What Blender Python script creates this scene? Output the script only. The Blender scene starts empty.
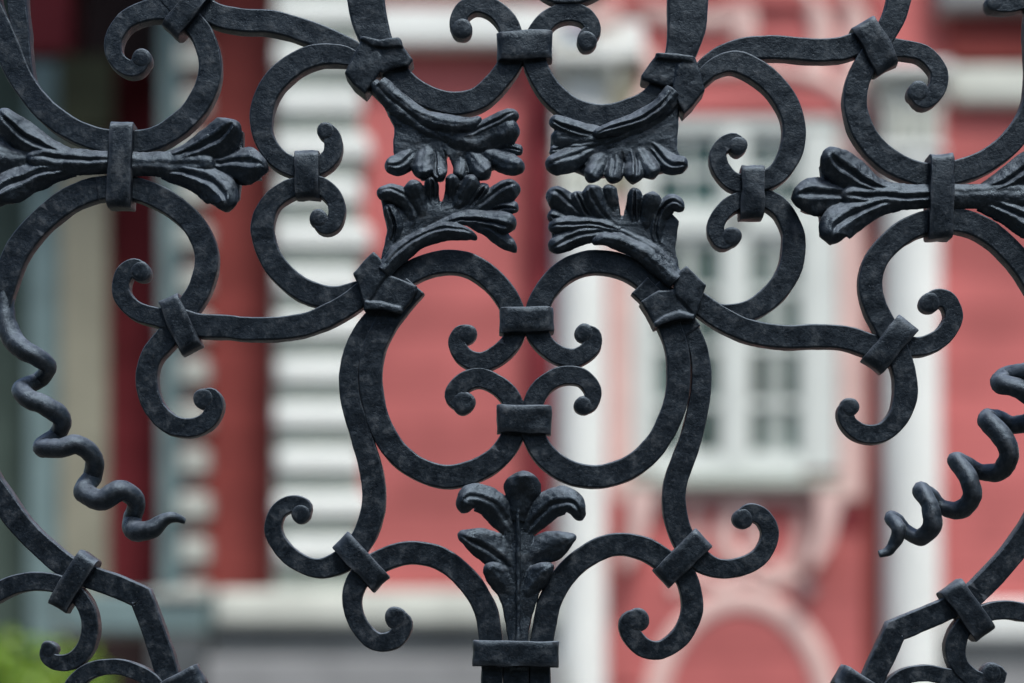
import bpy, bmesh, math, random
from mathutils import Vector, noise
random.seed(7)
C = bpy.data.collections.new('place'); bpy.context.scene.collection.children.link(C)
S = 0.0008            # metres per photo pixel on the grille plane
EYE, HORY, CAMD = 1.6, 640.0, 1.5

def W(px, py, Y=0.0):
    k = (CAMD + Y) / CAMD * S
    return ((px - 512) * k, Y, EYE + (HORY - py) * k)

# ------------------------------------------------------------------ materials
def new_mat(name):
    m = bpy.data.materials.new(name); m.use_nodes = True
    nt = m.node_tree; b = nt.nodes['Principled BSDF']
    return m, nt, b
def N(nt, t, **kw):
    n = nt.nodes.new(t)
    for k, v in kw.items():
        if k in n.inputs: n.inputs[k].default_value = v
        else: setattr(n, k, v)
    return n
def ramp(nt, src, stops):
    r = nt.nodes.new('ShaderNodeValToRGB')
    while len(r.color_ramp.elements) < len(stops): r.color_ramp.elements.new(0.5)
    for e, (p, c) in zip(r.color_ramp.elements, stops):
        e.position = p; e.color = (*c, 1)
    nt.links.new(src, r.inputs['Fac']); return r

def iron_mat(name='painted_iron', rlo=0.26, rhi=0.50, bump=0.5, spec=0.45):
    m, nt, b = new_mat(name); L = nt.links.new
    geo = N(nt, 'ShaderNodeNewGeometry')
    tc = N(nt, 'ShaderNodeTexCoord')
    pos = tc.outputs['Object']
    n1 = N(nt, 'ShaderNodeTexNoise', Scale=85.0, Detail=9.0, Roughness=0.72); L(pos, n1.inputs['Vector'])
    n2 = N(nt, 'ShaderNodeTexNoise', Scale=420.0, Detail=5.0, Roughness=0.7); L(pos, n2.inputs['Vector'])
    n3 = N(nt, 'ShaderNodeTexNoise', Scale=1100.0, Detail=3.0, Roughness=0.6); L(pos, n3.inputs['Vector'])
    c1 = ramp(nt, n1.outputs['Fac'], [(0.42, (0.001, 0.002, 0.004)), (0.53, (0.0045, 0.0075, 0.0120)), (0.68, (0.060, 0.067, 0.075))])
    c2 = ramp(nt, n2.outputs['Fac'], [(0.42, (0.003, 0.0045, 0.007)), (0.58, (0.012, 0.016, 0.021)), (0.76, (0.085, 0.09, 0.095))])
    mx = N(nt, 'ShaderNodeMix', data_type='RGBA'); mx.inputs[0].default_value = 0.4
    L(c1.outputs['Color'], mx.inputs[6]); L(c2.outputs['Color'], mx.inputs[7])
    # pale worn specks
    sp = ramp(nt, n3.outputs['Fac'], [(0.66, (0, 0, 0)), (0.76, (1, 1, 1))])
    sp2 = ramp(nt, n1.outputs['Fac'], [(0.5, (0, 0, 0)), (0.62, (0.45, 0.45, 0.45))])
    mm = N(nt, 'ShaderNodeMath', operation='MULTIPLY'); L(sp.outputs['Color'], mm.inputs[0]); L(sp2.outputs['Color'], mm.inputs[1])
    mx2 = N(nt, 'ShaderNodeMix', data_type='RGBA'); L(mm.outputs[0], mx2.inputs[0])
    L(mx.outputs[2], mx2.inputs[6]); mx2.inputs[7].default_value = (0.16, 0.155, 0.15, 1)
    # bevel highlights painted in as a paler tone along the edges
    pr = ramp(nt, geo.outputs['Pointiness'], [(0.53, (0, 0, 0)), (0.60, (0.6, 0.6, 0.6))])
    mx3 = N(nt, 'ShaderNodeMix', data_type='RGBA'); L(pr.outputs['Color'], mx3.inputs[0])
    L(mx2.outputs[2], mx3.inputs[6]); mx3.inputs[7].default_value = (0.10, 0.115, 0.135, 1)
    # bluish sky sheen painted into the colour where the metal faces upward
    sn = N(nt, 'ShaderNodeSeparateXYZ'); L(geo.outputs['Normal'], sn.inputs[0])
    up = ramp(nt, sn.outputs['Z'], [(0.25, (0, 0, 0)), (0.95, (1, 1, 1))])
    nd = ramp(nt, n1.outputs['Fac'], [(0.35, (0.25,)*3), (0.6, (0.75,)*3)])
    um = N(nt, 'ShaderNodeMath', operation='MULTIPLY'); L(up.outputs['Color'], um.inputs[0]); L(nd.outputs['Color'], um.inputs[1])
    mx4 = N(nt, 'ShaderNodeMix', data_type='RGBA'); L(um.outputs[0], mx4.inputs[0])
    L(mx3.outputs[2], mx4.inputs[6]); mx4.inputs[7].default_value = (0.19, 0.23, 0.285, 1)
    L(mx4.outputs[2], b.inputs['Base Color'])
    rr = ramp(nt, n1.outputs['Fac'], [(0.35, (rlo,)*3), (0.65, (rhi,)*3)])
    L(rr.outputs['Color'], b.inputs['Roughness'])
    b.inputs['Specular IOR Level'].default_value = spec; b.inputs['Specular Tint'].default_value = (0.62, 0.82, 1, 1)
    b1 = N(nt, 'ShaderNodeBump', Strength=0.8*bump, Distance=0.0028); L(n1.outputs['Fac'], b1.inputs['Height'])
    b2 = N(nt, 'ShaderNodeBump', Strength=0.7*bump, Distance=0.0008); L(n2.outputs['Fac'], b2.inputs['Height']); L(b1.outputs['Normal'], b2.inputs['Normal'])
    b3 = N(nt, 'ShaderNodeBump', Strength=0.3, Distance=0.0002); L(n3.outputs['Fac'], b3.inputs['Height']); L(b2.outputs['Normal'], b3.inputs['Normal'])
    L(b3.outputs['Normal'], b.inputs['Normal'])
    return m

def plaster(name, col, var=0.12, rough=0.8, scale=3.0, boards=0.0, bdepth=0.01):
    m, nt, b = new_mat(name); L = nt.links.new
    tc = N(nt, 'ShaderNodeTexCoord')
    n1 = N(nt, 'ShaderNodeTexNoise', Scale=scale, Detail=6.0, Roughness=0.65); L(tc.outputs['Object'], n1.inputs['Vector'])
    lo = tuple(c*(1-var) for c in col); hi = tuple(min(1, c*(1+var)) for c in col)
    r = ramp(nt, n1.outputs['Fac'], [(0.35, lo), (0.65, hi)])
    out = r.outputs['Color']
    if boards:
        sx = N(nt, 'ShaderNodeSeparateXYZ'); L(tc.outputs['Object'], sx.inputs[0])
        d = N(nt, 'ShaderNodeMath', operation='DIVIDE'); L(sx.outputs['Z'], d.inputs[0]); d.inputs[1].default_value = boards
        f = N(nt, 'ShaderNodeMath', operation='FRACT'); L(d.outputs[0], f.inputs[0])
        g = ramp(nt, f.outputs[0], [(0.0, (0.62,)*3), (0.10, (1,)*3)])
        mx = N(nt, 'ShaderNodeMix', data_type='RGBA', blend_type='MULTIPLY'); mx.inputs[0].default_value = 1
        L(out, mx.inputs[6]); L(g.outputs['Color'], mx.inputs[7]); out = mx.outputs[2]
        fl = N(nt, 'ShaderNodeMath', operation='FLOOR'); L(d.outputs[0], fl.inputs[0])
        wn = N(nt, 'ShaderNodeTexWhiteNoise', noise_dimensions='1D'); L(fl.outputs[0], wn.inputs['W'])
        g2 = ramp(nt, wn.outputs['Value'], [(0, (0.86,)*3), (1, (1.06,)*3)])
        mx2 = N(nt, 'ShaderNodeMix', data_type='RGBA', blend_type='MULTIPLY'); mx2.inputs[0].default_value = 1
        L(out, mx2.inputs[6]); L(g2.outputs['Color'], mx2.inputs[7]); out = mx2.outputs[2]
        bp = N(nt, 'ShaderNodeBump', Strength=0.6, Distance=bdepth); L(f.outputs[0], bp.inputs['Height']); L(bp.outputs['Normal'], b.inputs['Normal'])
    else:
        bp = N(nt, 'ShaderNodeBump', Strength=0.3, Distance=0.01); L(n1.outputs['Fac'], bp.inputs['Height']); L(bp.outputs['Normal'], b.inputs['Normal'])
    L(out, b.inputs['Base Color']); b.inputs['Roughness'].default_value = rough; b.inputs['Specular IOR Level'].default_value = 0.15
    return m

M = dict(
    iron=iron_mat(), forged=iron_mat('forged_leaf_iron', 0.25, 0.46, 0.7, 0.62),
    red=plaster('red_boards', (0.53, 0.155, 0.150), var=0.2, scale=0.8, boards=0.21),
    redflat=plaster('red_plaster', (0.53, 0.155, 0.150), var=0.18, scale=1.2),
    shadered=plaster('shaded_red_boards', (0.21, 0.034, 0.042), boards=0.21),  # red boards again, with shade put into a darker colour
    dimred=plaster('dull_red_boards', (0.25, 0.056, 0.050), boards=0.21),
    pink=plaster('pink_plaster', (0.66, 0.38, 0.35), var=0.1),
    palepink=plaster('pale_pink_plaster', (0.72, 0.52, 0.48), var=0.08),
    white=plaster('white_plaster', (0.80, 0.84, 0.81), var=0.06, scale=2.0),
    dimwhite=plaster('shaded_dim_white', (0.46, 0.48, 0.44), var=0.1, scale=2.0),  # quoin white dimmed in colour for the shaded left wing
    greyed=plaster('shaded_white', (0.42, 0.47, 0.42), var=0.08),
    olive=plaster('shaded_olive', (0.045, 0.05, 0.03), var=0.2),
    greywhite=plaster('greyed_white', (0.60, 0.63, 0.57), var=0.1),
    curtain=plaster('lace_curtain', (0.30, 0.34, 0.32), var=0.25, scale=5),
    cream=plaster('cream_plaster', (0.27, 0.265, 0.205), var=0.12),
    sage=plaster('grey_green_plaster', (0.07, 0.10, 0.085), var=0.2),
    blue=plaster('shaded_blue_white', (0.17, 0.245, 0.25), var=0.15),  # white faces in shade, the shade put into the colour
    stone=plaster('grey_stone', (0.27, 0.28, 0.285), var=0.15, scale=1.5),
    darkstone=plaster('dark_grey_stone', (0.085, 0.095, 0.10), var=0.25, scale=1.5),
    black=plaster('dark_tone', (0.02, 0.012, 0.012), var=0.3),
    wood=plaster('window_paint', (0.66, 0.71, 0.68), var=0.05),
    bark=plaster('bark', (0.08, 0.06, 0.045), var=0.3, scale=20),
)
def glass_mat():
    m, nt, b = new_mat('window_glass'); L = nt.links.new
    tc = N(nt, 'ShaderNodeTexCoord')
    n1 = N(nt, 'ShaderNodeTexNoise', Scale=1.6, Detail=5.0); L(tc.outputs['Object'], n1.inputs['Vector'])
    r = ramp(nt, n1.outputs['Fac'], [(0.35, (0.012, 0.035, 0.030)), (0.65, (0.06, 0.12, 0.11))])  # dark green of reflected trees painted into the panes
    L(r.outputs['Color'], b.inputs['Base Color']); b.inputs['Roughness'].default_value = 0.12
    b.inputs['Specular IOR Level'].default_value = 0.5
    return m
M['glass'] = glass_mat()
def leaf_mat():
    m, nt, b = new_mat('shrub_leaf'); L = nt.links.new
    g = N(nt, 'ShaderNodeNewGeometry')
    r = ramp(nt, g.outputs['Random Per Island'], [(0, (0.07, 0.15, 0.008)), (0.6, (0.13, 0.25, 0.012)), (1, (0.26, 0.38, 0.03))])
    L(r.outputs['Color'], b.inputs['Base Color']); b.inputs['Roughness'].default_value = 0.5
    return m
M['leaf'] = leaf_mat()
def ground_mat():
    m, nt, b = new_mat('gravel_ground'); L = nt.links.new
    tc = N(nt, 'ShaderNodeTexCoord')
    n1 = N(nt, 'ShaderNodeTexNoise', Scale=14.0, Detail=8.0, Roughness=0.8); L(tc.outputs['Object'], n1.inputs['Vector'])
    r = ramp(nt, n1.outputs['Fac'], [(0.35, (0.035, 0.034, 0.030)), (0.65, (0.085, 0.08, 0.07))])
    L(r.outputs['Color'], b.inputs['Base Color']); b.inputs['Roughness'].default_value = 0.95
    return m
M['ground'] = ground_mat()

# ------------------------------------------------------------------ helpers
def link_mesh(name, verts, faces, mat, parent=None, smooth=True, loc=(0, 0, 0)):
    me = bpy.data.meshes.new(name); me.from_pydata(verts, [], faces); me.validate()
    bm = bmesh.new(); bm.from_mesh(me); bmesh.ops.remove_doubles(bm, verts=bm.verts, dist=1e-5) if smooth else None; bmesh.ops.recalc_face_normals(bm, faces=bm.faces); bm.to_mesh(me); bm.free()
    me.materials.append(mat)
    if smooth:
        me.shade_smooth()
    o = bpy.data.objects.new(name, me); C.objects.link(o); o.location = loc
    if parent: o.parent = parent
    return o
def empty(name, loc=(0, 0, 0)):
    o = bpy.data.objects.new(name, None); C.objects.link(o); o.location = loc; o.empty_display_size = 0.1; return o
def tag(o, label=None, cat=None, group=None, kind=None):
    if label: o['label'] = label
    if cat: o['category'] = cat
    if group: o['group'] = group
    if kind: o['kind'] = kind
    return o

TILES = dict(A=(0, 0, 3.104), B=(240, 0, 3.104), C=(440, 0, 3.104), D=(640, 0, 3.104), E=(764, 0, 3.104),
             F=(0, 200, 3.104), G=(240, 200, 3.104), H=(440, 200, 3.104), I=(640, 200, 3.104), J=(764, 200, 3.104),
             K=(0, 400, 3.104), L=(0, 463, 3.104), M=(240, 463, 3.104), N=(440, 463, 3.104), O=(640, 463, 3.104), Q=(764, 463, 3.104),
             R=(864, 350, 3.104), S=(370, 80, 5.69), T=(370, 160, 5.69), U=(535, 80, 5.69), V=(535, 170, 5.69),
             W=(440, 460, 3.063), X=(130, 90, 4.88), Y=(0, 90, 5.69), Z=(780, 120, 4.197), P=(0, 0, 1.0))
def tp(t, x, y):
    ox, oy, k = TILES[t]; return (ox + x / k, oy + y / k)

def spline(pts, step):
    """Catmull-Rom (centripetal-ish) through n-tuples, resampled at about `step` in the first two coordinates."""
    n = len(pts); out = []
    for i in range(n - 1):
        p1, p2 = pts[i], pts[i+1]
        p0 = pts[i-1] if i > 0 else tuple(2*a-b for a, b in zip(p1, p2))
        p3 = pts[i+2] if i < n-2 else tuple(2*b-a for a, b in zip(p1, p2))
        L = math.hypot(p2[0]-p1[0], p2[1]-p1[1]); m = max(2, int(L/step))
        d0 = max(math.sqrt(math.hypot(p1[0]-p0[0], p1[1]-p0[1])), 1e-3)
        d1 = max(math.sqrt(L), 1e-3)
        d2 = max(math.sqrt(math.hypot(p3[0]-p2[0], p3[1]-p2[1])), 1e-3)
        for k in range(m):
            t = k / m; r = []
            for a, b, c, d in zip(p0, p1, p2, p3):
                m1 = (c-b) + d1*((b-a)/d0 - (c-a)/(d0+d1))
                m2 = (c-b) + d1*((d-c)/d2 - (d-b)/(d1+d2))
                r.append((2*t**3-3*t*t+1)*b + (t**3-2*t*t+t)*m1 + (-2*t**3+3*t*t)*c + (t**3-t*t)*m2)
            out.append(tuple(r))
    out.append(tuple(pts[-1])); return out

def dent(v, amp=0.0004, seed=0.0):
    q = Vector((v[0]*70+seed, v[1]*70, v[2]*70)); q2 = q*3.3
    a = noise.noise_vector(q)*amp + noise.noise_vector(q2)*amp*0.35
    return (v[0]+a.x, v[1]+a.y, v[2]+a.z)

_yo = [0.0, 0.0009, -0.0007, 0.0016, 0.0004, -0.0012, 0.0012]
_cnt = [0]
SEC = []
def section(nb=3, r=0.14, ry=0.14):
    """rounded rectangle, a in [-1,1] across, b in [0,1] depth"""
    out = []
    for cx, cy, a0 in ((1-r, r, -90), (1-r, 1-r, 0), (-1+r, 1-r, 90), (-1+r, r, 180)):
        for k in range(nb+1):
            a = math.radians(a0 + 90*k/nb); out.append((cx + r*math.cos(a), cy + r*math.sin(a)))
    # extra points on the front face so that it can carry dents
    out += [(-0.84, 0.0), (-0.42, 0.004), (0.0, 0.0), (0.42, 0.004), (0.84, 0.0)]
    return out
SEC = section()

def add_sweep(vs, fs, samples, depth, yoff, seed, miter=None, sec=SEC, amp=0.00045):
    n = len(samples); m = len(sec); base = len(vs)
    for i, s in enumerate(samples):
        x, y, w = s[0], s[1], s[2]
        a = samples[max(0, i-1)]; b = samples[min(n-1, i+1)]
        t = Vector((b[0]-a[0], b[1]-a[1]))
        k = 1.0
        if miter is not None and i == miter:
            t1 = Vector((s[0]-a[0], s[1]-a[1])).normalized(); t2 = Vector((b[0]-s[0], b[1]-s[1])).normalized()
            t = t1+t2; k = 1/max(0.35, t.normalized().dot(t1))
        t.normalize(); nx, ny = -t.y, t.x
        # slight hammered unevenness of the width
        w2 = w*(1+0.035*noise.noise(Vector((i*0.045+seed, seed*1.7, 0))))
        for (u, d) in sec:
            px, py = x+nx*u*w2/2*k, y+ny*u*w2/2*k
            X, _, Z = W(px, py); vs.append(dent((X, yoff + d*depth, Z), amp, seed))
    for i in range(n-1):
        for j in range(m):
            fs.append((base+i*m+j, base+i*m+(j+1) % m, base+(i+1)*m+(j+1) % m, base+(i+1)*m+j))
    for i in (0, n-1):
        c = len(vs); r = vs[base+i*m: base+(i+1)*m]
        vs.append(tuple(sum(q[k] for q in r)/m for k in range(3)))
        for j in range(m):
            fs.append((base+i*m+j, base+i*m+(j+1) % m, c))

def add_knob(vs, fs, px, py, r, depth, yoff, seed):
    prof = [(0, -0.0009), (0.35, -0.0009), (0.6, -0.0008), (0.84, -0.0006), (0.95, 0.0000), (1.0, 0.0014), (1.0, depth-0.005), (0.93, depth-0.001), (0.7, depth+0.001), (0, depth+0.0012)]
    base = len(vs); k = 22; X0, _, Z0 = W(px, py)
    for (q, yy) in prof:
        for j in range(k):
            a = 2*math.pi*j/k; rr = q*r*S*(1+0.03*math.sin(3*a+seed)); _ = 0
            vs.append(dent((X0+rr*math.cos(a), yoff+yy, Z0+rr*math.sin(a)), 0.0006, seed))
    for i in range(len(prof)-1):
        for j in range(k):
            fs.append((base+i*k+j, base+i*k+(j+1) % k, base+(i+1)*k+(j+1) % k, base+(i+1)*k+j))

grille = tag(empty('iron_fence', W(512, 640)), 'black wrought iron fence of scrolls, collars and curled acanthus leaves close to the viewer', 'fence')
GL = Vector(W(512, 640))
def gobj(name, vs, fs, mat=None):
    vs = [(v[0]-GL.x, v[1]-GL.y, v[2]-GL.z) for v in vs]
    return link_mesh(name, vs, fs, mat or M['iron'], grille)

def bar(tile, pts, w=23.5, k0=None, k1=None, name='scroll_bar', depth=0.0145, yo=None, corner=None, step=1.6):
    """pts: (x,y[,width px]) or ('T',x,y[,w]) to switch tile"""
    full = []
    for p in pts:
        if isinstance(p[0], str): t, p = p[0], p[1:]
        else: t = tile
        x, y = tp(t, p[0], p[1]); full.append((x, y, p[2] if len(p) > 2 else w))
    for kk, at0 in ((k0, True), (k1, False)):
        if kk:
            t = kk[0] if isinstance(kk[0], str) else tile; q = kk[1:] if isinstance(kk[0], str) else kk
            x, y = tp(t, q[0], q[1]); e = (x, y, q[2]*1.75)
            idx = (0, 1, 2) if at0 else (-1, -2, -3)
            for m_, i_ in zip((q[2]*1.68, q[2]*1.62, q[2]*1.6), idx):
                a_ = full[i_]; full[i_] = (a_[0], a_[1], max(a_[2], m_))
            if at0: full.insert(0, e)
            else: full.append(e)
    _cnt[0] += 1; seed = _cnt[0]*3.17
    y0 = _yo[_cnt[0] % len(_yo)] if yo is None else yo
    vs, fs = [], []
    if corner is None:
        add_sweep(vs, fs, spline(full, step), depth, y0, seed)
    else:
        a = spline(full[:corner+1], step); b = spline(full[corner:], step)
        add_sweep(vs, fs, a+b[1:], depth, y0, seed, miter=len(a)-1)
    for kk in (k0, k1):
        if kk:
            if isinstance(kk[0], str): t, kk = kk[0], kk[1:]
            else: t = tile
            x, y = tp(t, kk[0], kk[1]); add_knob(vs, fs, x, y, kk[2]*0.95, depth+0.0006, y0+0.0004, seed)
    return gobj(name, vs, fs)

# ------------------------------------------------------------------ scroll bars
# upper left
bar('A', [(500, -110), (515, -40), (575, 40), (625, 105), (650, 190), (641, 260), (603, 333), (550, 385), (490, 422), (420, 438), (340, 436), (250, 412), (160, 358), (86, 278), (38, 188, 26), (2, 90, 23), (-30, 10, 20), (-50, -120, 20)])
bar('A', [(115, 300, 6), (85, 240, 12), (66, 160, 17), (58, 80, 19), (48, 0, 20), (52, -120, 20)], yo=0.0022)
bar('B', [(395, 195), (350, 160), (300, 132), (200, 92), (100, 64), (0, 58), ('A', 680, 45), ('A', 620, 18), ('A', 580, 10), ('A', 520, 20), ('A', 450, 30, 21), ('A', 385, 62, 19), ('A', 348, 125, 17.5), ('A', 358, 178, 17), ('A', 400, 208, 15), ('A', 425, 200, 12)], k1=('A', 437, 177, 10.5))
bar('B', [(400, 215, 8), (360, 184, 15), (310, 168, 20), (240, 168, 22), (160, 202), (92, 272), (65, 350), (73, 425, 21), (115, 488, 20.5), (175, 518, 20), (240, 515, 19), (283, 480, 18.5), (288, 435, 18), (276, 408, 15)], k1=(265, 405, 9.5))
bar('B', [(175, 574, 20), (245, 575, 19), (290, 612, 18), (300, 655, 17), (285, 695, 15), (262, 700, 13)], k0=None, k1=(243, 676, 10), yo=0.0002)
bar('B', [(195, 573, 20), (150, 585, 20), (95, 625, 20), (68, 690), ('G', 72, 120), ('G', 98, 185), ('G', 145, 240), ('G', 215, 285), ('G', 300, 298, 22), ('G', 370, 278, 20), ('G', 410, 262, 18)])
bar('G', [(430, 245), (365, 300), (290, 348), (200, 385), (100, 398), (0, 397), ('F', 710, 392), ('F', 620, 388), ('F', 560, 372), ('F', 490, 363, 20), ('F', 415, 338, 19), ('F', 374, 285, 18.5), ('F', 383, 230, 18), ('F', 415, 208, 16)], k1=('F', 435, 220, 11))
# lower left ring, running down into the hook
bar('F', [(300, -38), (375, -46), (445, -30), (525, 8), (592, 65), (633, 140), (638, 200), (615, 278), (572, 345), (515, 425), (468, 485, 22), (452, 560, 22), (475, 640, 21), (530, 695, 20.5), (595, 705, 19), (645, 680, 18), (665, 635, 17), (655, 612, 14)], k1=(630, 615, 11))
# upper right
bar('E', [(470, -110), (430, -30), (405, 50), (350, 145), (303, 225), (284, 310), (303, 395), (352, 465), (422, 515), (505, 540), (600, 532), (700, 492), (785, 420), (838, 330), (852, 230), (848, 100), (860, -30), (900, -120)])
bar('E', [(870, -20, 14), (810, 2, 12), (760, 12, 10), (730, 10, 10)], k1=(718, 5, 9))
bar('D', [(150, 270), (190, 228), (260, 172), (340, 147), (440, 145), (540, 152), (620, 150), (690, 132), ('E', 370, 145), ('E', 430, 148, 18), ('E', 500, 165, 17.5), ('E', 545, 220, 17), ('E', 540, 270, 17), ('E', 515, 300, 16), ('E', 495, 305, 14)], k1=('E', 480, 282, 11.5))
bar('D', [(170, 260, 12), (225, 212, 18), (288, 190, 22), (352, 212), (412, 258), (460, 326), (480, 400), (465, 480), (420, 542, 21), (350, 568, 20), (290, 562, 19), (252, 520, 18), (243, 475, 17), (262, 447, 16), (290, 438, 14)], k1=(304, 452, 10))
bar('D', [(270, 640, 17), (320, 615, 18), (385, 612, 19), (440, 645, 20), (475, 710, 22), ('I', 480, 130), ('I', 468, 210), ('I', 420, 285), ('I', 345, 338, 21), ('I', 270, 352, 20), ('I', 200, 330, 16), ('I', 140, 285, 8)], yo=0.0014)
bar('D', [(330, 612, 17), (275, 640, 17.5), (240, 685, 17), ('I', 238, 98, 16), ('I', 258, 125, 14)], k1=('I', 285, 112, 10.5), yo=-0.0004)
bar('I', [(120, 270), (190, 322), (270, 375), (350, 407), (450, 423), (560, 420), (650, 427), (720, 450), (770, 455), ('J', 430, 452, 21), ('J', 500, 450, 20), ('J', 560, 418, 19), ('J', 592, 362, 18), ('J', 575, 312, 17), ('J', 540, 302, 15)], k1=('J', 518, 316, 11))
bar('J', [(900, 420), (880, 330), (835, 245), (780, 170), (705, 102), (625, 65), (545, 62), (468, 80), (400, 125), (348, 190), (332, 255), (345, 325), (378, 392), (415, 470), (438, 540), ('P', 906, 396), ('P', 899, 417, 21), ('P', 883, 432, 20), ('P', 863, 433, 19), ('P', 849, 423, 17), ('P', 846, 412, 14)], k1=('P', 850, 407, 10))
# top centre
bar('B', [(385, -150, 38), (388, -20, 38), (402, 60, 36), (428, 130, 30), (470, 205, 25), (525, 262), (595, 302), (670, 317), (742, 300), ('C', 186, 238), ('C', 224, 175), ('C', 222, 105), ('C', 205, 60, 21), ('C', 165, 22, 19), ('C', 110, 7, 18.5), ('C', 68, 32, 18), ('C', 57, 70, 16)], k1=('C', 68, 84, 11))
bar('C', [(455, 115, 14), (475, 90, 17), (455, 52, 18), (405, 34, 18.5), (350, 48, 19), (310, 90, 21), (292, 140), (298, 200), (345, 283), (415, 337), (500, 357), (590, 340), (660, 302), ('D', 95, 225, 25), ('D', 130, 150, 32), ('D', 146, 80, 38), ('D', 150, 0, 41), ('D', 150, -150, 41)], k0=(457, 124, 10.5))
bar('P', [(520, -60), (535, -25), (552, -9), (572, -7), (592, -12), (612, -32), (622, -60)], w=21)
# oval, upper pair
bar('G', [(430, 335), (475, 260), (550, 212), (642, 188), ('H', 95, 200), ('H', 162, 245), ('H', 207, 300), ('H', 232, 360), ('H', 230, 420, 21), ('H', 188, 472, 20), ('H', 130, 500, 19), ('H', 78, 485, 18.5), ('H', 52, 440, 17.5), ('H', 68, 412, 14)], k1=('H', 84, 414, 10.5))
bar('H', [(780, 410), (715, 320), (645, 250), (565, 202), (480, 190), (402, 210), (342, 262), (305, 330), (300, 400), (325, 447, 20), (370, 480, 19), (425, 487, 18.5), (472, 452, 18), (473, 420, 16)], k1=(447, 412, 10))
bar('P', [(415, 285), (398, 305), (384, 325), (373, 350), (370, 374), (373, 402), (381, 427), (395, 450), (416, 467), (443, 476), (471, 472), (496, 458), (511, 438), (515, 418, 22), ('H', 220, 615, 20), ('H', 175, 570, 19), ('H', 120, 550, 19), ('H', 70, 568, 19), ('H', 45, 605, 17)], k1=('H', 72, 628, 12.5))
bar('P', [(640, 285), (656, 302), (668, 322), (677, 347), (679, 371), (677, 397), (669, 421), (654, 447), (630, 467), (601, 476), (573, 473), (549, 459), (535, 438), (531, 418, 22), ('H', 295, 615, 20), ('H', 330, 568, 19), ('H', 385, 543, 18.5), ('H', 445, 552, 18.5), ('H', 475, 595, 17), ('H', 465, 630, 15)], k1=('H', 445, 637, 10))
# outer stems of the oval running into the side scrolls
bar('P', [(398, 290, 16), (378, 310, 17), (360, 334, 18), (350, 363, 19.5), (350, 398, 20.5), (360, 432, 22), ('M', 400, 0), ('M', 414, 80), ('M', 410, 150), ('M', 378, 235), ('M', 320, 300), ('M', 240, 326, 20), ('M', 150, 285, 18.5), ('M', 101, 210, 17.5), ('M', 118, 148, 17), ('M', 165, 124, 17), ('M', 195, 135, 14)], k1=('M', 188, 157, 10.5))
bar('P', [(655, 285, 16), (678, 312, 17), (694, 336, 18), (701, 362, 19.5), (701, 392, 20.5), (693, 432, 22), ('O', 132, 0), ('O', 112, 60), ('O', 108, 140), ('O', 128, 215), ('O', 175, 290), ('O', 240, 325, 20), ('O', 312, 322, 19), ('O', 378, 285, 18.5), ('O', 405, 222, 18), ('O', 385, 170, 17), ('O', 345, 153, 15)], k1=('O', 320, 172, 11))
# bottom arches into the hooks
bar('P', [(492, 700, 21), (492, 660, 22), ('M', 778, 545), ('M', 760, 450), ('M', 705, 362), ('M', 625, 298), ('M', 530, 278), ('M', 435, 305), ('M', 370, 355, 22), ('M', 347, 430, 19.5), ('M', 370, 505, 18.5), ('M', 425, 555, 18), ('M', 480, 545, 17.5), ('M', 505, 500, 16)], k1=('M', 483, 480, 12))
bar('P', [(540, 700, 21), (540, 660, 22), ('N', 322, 520), ('N', 343, 425), ('N', 392, 343), ('N', 460, 285), ('N', 540, 252), ('N', 635, 265), ('N', 710, 310), ('O', 135, 340, 22), ('O', 160, 400, 22), ('O', 162, 465, 22), ('O', 130, 535, 20), ('O', 65, 580, 18.5), ('N', 635, 573, 17), ('N', 592, 525, 16), ('N', 590, 492, 14)], k1=('N', 614, 487, 12.5))
# stem of three bars under the lower collar, down to the ground
for dx, w_ in ((-26, 20), (0, 26), (26, 20)):
    o = bar('P', [(516+dx*0.92, 655, w_), (516+dx, 700, w_), (516+dx*1.05, 900, w_), (516+dx*1.05, 1500, w_), (516+dx*1.05, 2639, w_)], name='stem_bar', yo=0.002 if dx else -0.001, step=6)
# lower left corner
bar('L', [(-190, -260), (-110, -100), (-40, 50), (0, 108), (60, 192), (130, 262), (205, 322), (290, 358), (365, 385), (435, 416), (480, 540), (520, 665), (560, 800)], corner=9)
bar('L', [(-140, 520, 19), (-70, 440, 19), (0, 396, 19), (60, 372, 19), (140, 368, 19), (210, 388, 18), (258, 435, 17), (277, 500, 17), (264, 570, 17), (220, 615, 17), (170, 618, 16), (142, 595, 13)], k1=(150, 578, 9))
bar('L', [(215, 800, 18), (220, 710, 18), (260, 655, 17), (340, 632, 16), (420, 648, 16), (480, 690, 17), (500, 800, 17)])
# lower right corner
bar('Q', [(980, -120), (900, 70), (835, 195), (768, 290), (700, 365), (640, 420), (560, 458), (485, 490), (412, 520), (375, 600), (335, 685), (290, 790)], corner=8)
bar('Q', [(960, 540, 19), (880, 475, 19), (807, 462, 19), (745, 456, 19), (680, 470, 19), (620, 510, 20), (596, 570, 21), (608, 625, 19), (648, 665, 17), (695, 678, 15), (728, 660, 13)], k1=(708, 652, 11))
bar('Q', [(370, 800, 18), (390, 710, 18), (430, 668, 17), (500, 652, 17), (570, 662, 16), (640, 668, 14)])

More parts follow.
